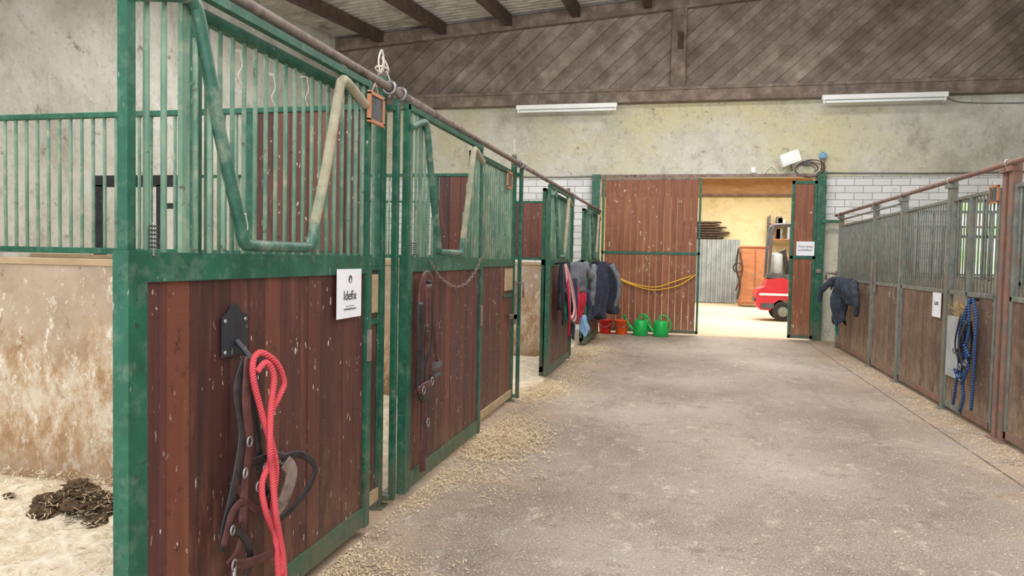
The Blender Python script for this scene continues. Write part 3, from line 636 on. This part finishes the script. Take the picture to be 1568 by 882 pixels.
for pts in ([(x,7.0,1.08),(x,7.12,1.0),(x-.02,7.2,.8),(x,7.25,.5),(x,7.3,.3),(x,7.35,.12)],[(x,7.0,1.1),(x,6.9,.95),(x-.01,6.87,.7),(x,6.9,.4),(x,6.92,.15)],[(x-.02,7.02,1.08),(x-.03,6.97,.8),(x-.03,7.1,.5),(x-.02,7.05,.25),(x-.02,7.12,.1)],[(x-.02,7.0,1.08),(x-.03,7.08,.85),(x-.03,7.0,.6),(x-.03,6.95,.5),(x-.03,7.08,.35)],[(x-.03,7.2,.62),(x-.04,7.05,.7),(x-.03,6.92,.6)],[(x-.03,7.26,.45),(x-.04,7.1,.4),(x-.03,6.93,.5)]):
    b.tube(spl(pts),.013,'bluerope',8)
b.drape((x-.01,7.05,.9),.36,.1,.2,.07,'black',(0,1,0),5,31)
b.strap([(x-.05,6.95,.9),(x-.07,7.05,.7),(x-.06,6.95,.5)],.04,.01,'black'); b.strap([(x-.05,7.1,.95),(x-.07,7.15,.7),(x-.06,7.08,.55)],.04,.01,'black')
for y,z in((7.2,.62),(6.92,.55),(7.05,.5)): b.torus((x-.06,y,z),.025,.006,'steel',(1,0,0))
b.make('blue_rope_halter')
b=B(); b.box(XRt-.03,XRt-.024,7.93,8.17,.86,1.1,'paper'); s=b.make('paper_sign'); text('Luna',(XRt-.032,8.05,1.0),.07,(math.pi/2,0,-math.pi/2),s)
b=B(); b.box(XRt-.03,XRt-.0,9.6,9.64,.9,1.1,'rust'); b.tube([(XRt-.03,9.62,.95),(XRt-.07,9.62,.95),(XRt-.07,9.62,1.05)],.008,'rust'); b.make('door_bolt')
b=B(); b.box(XRt-.04,XRt-.02,10.5,10.54,1.0,1.3,'rust'); b.tube([(XRt-.03,10.52,1.15),(XRt-.08,10.52,1.15),(XRt-.08,10.52,1.25)],.008,'rust'); b.make('door_bolt')
b=B(); b.tube([(XRt-.03,13.0,1.2),(XRt-.2,13.0,1.22),(XRt-.2,13.0,1.1)],.02,'rust'); b.box(XRt-.045,XRt-.03,12.95,13.05,1.15,1.25,'rust'); b.make('door_bolt')
def bucket(x,y,k):
    b=B(); b.rev([(.0,.01),(.095,.0),(.10,.01),(.13,.24),(.142,.245),(.142,.26),(.128,.26),(.12,.23),(.095,.03),(0,.03)],(x,y,0),k,28)
    b.tube(spl([(x-.14,y,.245),(x-.12,y-.06,.2),(x,y-.15,.13),(x+.12,y-.06,.2),(x+.14,y,.245)]),.005,'steel',6); b.make('plastic_bucket')
bucket(-1.11,13.62,'orange'); bucket(-1.41,13.66,'redp')
def can(x,y,f=1):
    b=B(); b.rev([(0,.0),(.125,.0),(.135,.012),(.13,.2),(.12,.26),(.1,.285),(.06,.29),(.05,.28),(0,.28)],(x,y,0),'greenp',28)
    b.tube(spl([(x-f*.11,y,.08),(x-f*.19,y,.16),(x-f*.25,y,.26),(x-f*.29,y,.33)]),[.03]*7+[.018]*12,'greenp',12)
    b.rev([(.018,-.03),(.045,.0),(.042,.012)],(x-f*.295,y,.345),'greenp',16)
    b.tube(spl([(x-f*.04,y,.28),(x-f*.02,y,.36),(x+f*.06,y,.38),(x+f*.15,y,.3),(x+f*.17,y,.18),(x+f*.125,y,.08)]),.014,'greenp',10); b.make('watering_can')
can(-.76,13.55); can(-.40,13.5)
# ------------------------------------------------------------ bedding, straw, manure
from mathutils import noise as mn
def bed(name,x0,x1,y0,y1,h=.035):
    nx=int((x1-x0)/.045);ny=int((y1-y0)/.045); vs=[];fs=[]
    for i in range(nx+1):
        for j in range(ny+1):
            x=x0+(x1-x0)*i/nx;y=y0+(y1-y0)*j/ny
            e=min(1,min(x1-x,y-y0,y1-y)/.25)
            vs.append((x,y,.002+max(0,e)*(h*.5+h*abs(mn.noise(Vector((x*3,y*3,0))))+.9*h*mn.noise(Vector((x*11,y*11,2))))))
    for i in range(nx):
        for j in range(ny): a=i*(ny+1)+j; fs.append((a,a+1,a+ny+2,a+ny+1))
    b=B(); b.add(vs,fs,'bedding',True); b.make(name)
bed('straw_bedding',XL+.05,-1.66,.2,3.56,.05); bed('straw_bedding',XL+.05,-1.66,3.75,6.66,.05); bed('straw_bedding',XL+.05,-1.5,6.85,9.92,.05); bed('straw_bedding',XL+.05,-1.66,10.15,13.9,.05)
bed('straw_bedding',XRt+.1,XR-.05,6.6,9.3); bed('straw_bedding',XRt+.1,XR-.05,9.55,12.85); bed('straw_bedding',XRt+.1,XR-.05,3,6.4)
def litter(name,n,fn,k='straw',L=(.008,.026)):
    b=B()
    for i in range(n):
        x,y,z=fn(); a=U(0,math.pi); l=U(*L)/2; w=U(.001,.003); ca,sa=math.cos(a),math.sin(a); tz=U(-.3,.3)*l
        b.add([(x-ca*l-sa*w,y-sa*l+ca*w,z+tz),(x-ca*l+sa*w,y-sa*l-ca*w,z+tz),(x+ca*l+sa*w,y+sa*l-ca*w,z-tz+.002),(x+ca*l-sa*w,y+sa*l+ca*w,z-tz+.002)],[(0,1,2,3)],k)
    return b.make(name)
g=random.gauss
def patchy():
    while 1:
        x,y=-1.47+abs(g(0,.24)),U(1.5,13.5)
        if mn.noise(Vector((x*3,y*1.3,5)))>U(-.25,.35): return (x,y,.003+abs(g(0,.003)))
litter('straw_litter',13000,patchy)
litter('straw_litter',5500,lambda:(-1.26+g(0,.15),5.25+g(0,.32),.004+abs(g(0,.014))),L=(.012,.05))
litter('straw_litter',4200,lambda:(-1.42+g(0,.12),7.3+g(0,.32),.006+abs(g(0,.022))),L=(.012,.05))
litter('straw_litter',2400,lambda:(-1.35+g(0,.12),10.6+g(0,.4),.006+abs(g(0,.015))),L=(.01,.045))
litter('straw_litter',4500,lambda:(2.40-abs(g(0,.15)),U(4,13),.004+abs(g(0,.003))))
litter('straw_litter',6000,lambda:(U(-1.4,2.4),2+11.5*R()**1.5,.003),L=(.005,.016))
litter('straw_litter',9000,lambda:(U(-4.8,-1.7),U(1.6,3.55),.055+abs(g(0,.008))),'pstraw',L=(.015,.05))
litter('straw_litter',1200,lambda:(U(.3,1.8),13.9+g(0,.15),.004),'hay')
b=B(); rnd=random.Random(3)
for i in range(70):
    a=rnd.uniform(0,6.28); r_=abs(rnd.gauss(0,.10)); c=(-2.96+r_*math.cos(a)*1.5,3.12+r_*math.sin(a)*.8,.05+max(0,.12-r_*.65)*rnd.random()); R0=rnd.uniform(.02,.055)
    vs=[];n_=14;m=10
    for p in range(m+1):
        for q in range(n_):
            th=math.pi*p/m;ph=2*math.pi*q/n_;dv=Vector((math.sin(th)*math.cos(ph),math.sin(th)*math.sin(ph),math.cos(th)));rr=R0*(1+.8*mn.noise(dv*3+Vector(c)*40)+.3*mn.noise(dv*9+Vector(c)*30))
            vs.append((c[0]+rr*dv.x*1.2,c[1]+rr*dv.y,c[2]+rr*.6*dv.z))
    b.add(vs,[(p*n_+q,p*n_+(q+1)%n_,(p+1)*n_+(q+1)%n_,(p+1)*n_+q) for p in range(m) for q in range(n_)],'manure',False)
for i in range(420):
    a=U(0,6.28); r_=abs(g(0,.15)); p=Vector((-2.96+r_*math.cos(a)*1.4,3.12+r_*math.sin(a)*.8,.07+max(0,.12-r_*.5)*U(.3,1.0))); b.obox(p,Vector((U(-1,1),U(-1,1),U(-.4,.4))).normalized()*U(.015,.04),(.0015,.0015,0),(0,0,.0015),'straw')
b.make('horse_manure')

# ------------------------------------------------------------ lights
def area(name,loc,size,energy,rot=(0,0,0),col=(1,.985,.97)):
    l=bpy.data.lights.new(name,'AREA'); l.shape='RECTANGLE'; l.size=size[0]; l.size_y=size[1]; l.energy=energy; l.color=col
    o=bpy.data.objects.new(name,l); bpy.context.collection.objects.link(o); o.location=loc; o.rotation_euler=rot
area('ceiling_fill',(.6,1.0,3.9),(4,1.2),115); area('ceiling_fill',(.6,5.6,4.5),(4,1.2),155); area('ceiling_fill',(.8,10.6,5.2),(4,1.2),170); area('ceiling_fill',(-4.3,3,4.0),(2.5,3),150); area('ceiling_fill',(-4.3,9,4.7),(2.5,3),130)  # added fill lamps above the view, no fixtures hang there
area('ceiling_fill',(2,17.5,4.0),(5,2),420,col=(1,.97,.9)); area('ceiling_fill',(2,22.5,4.0),(5,2),420,col=(1,.97,.9))  # added lamps that brighten the far room, no fixtures modelled
area('gable_fill',(-.5,6.8,4.25),(7,.8),190,(math.radians(106),0,0))  # added unseen lamp tilted up to brighten gable and back wall
area('near_end_fill',(0,-2.5,2.4),(8,4),290,(math.radians(92),0,0),(.95,.98,1))  # added fill lamp behind the camera, stands in for daylight; no gate built
w=bpy.data.worlds.new('World'); bpy.context.scene.world=w; w.use_nodes=True
w.node_tree.nodes['Background'].inputs[0].default_value=(.88,.95,1,1); w.node_tree.nodes['Background'].inputs[1].default_value=1.0
sc=bpy.context.scene; sc.view_settings.view_transform='Standard'; sc.view_settings.look='None'; sc.view_settings.exposure=0
# ------------------------------------------------------------ camera
cam=bpy.data.cameras.new('camera'); cam.lens=26; cam.sensor_width=36; cam.clip_start=.02
co=bpy.data.objects.new('camera',cam); bpy.context.collection.objects.link(co)
co.matrix_world=Matrix.Translation((0,0,1.36))@Matrix.Rotation(math.radians(13.16),4,'Z')@Matrix.Rotation(math.radians(90-2.34),4,'X')@Matrix.Rotation(.02,4,'Z')
sc.camera=co
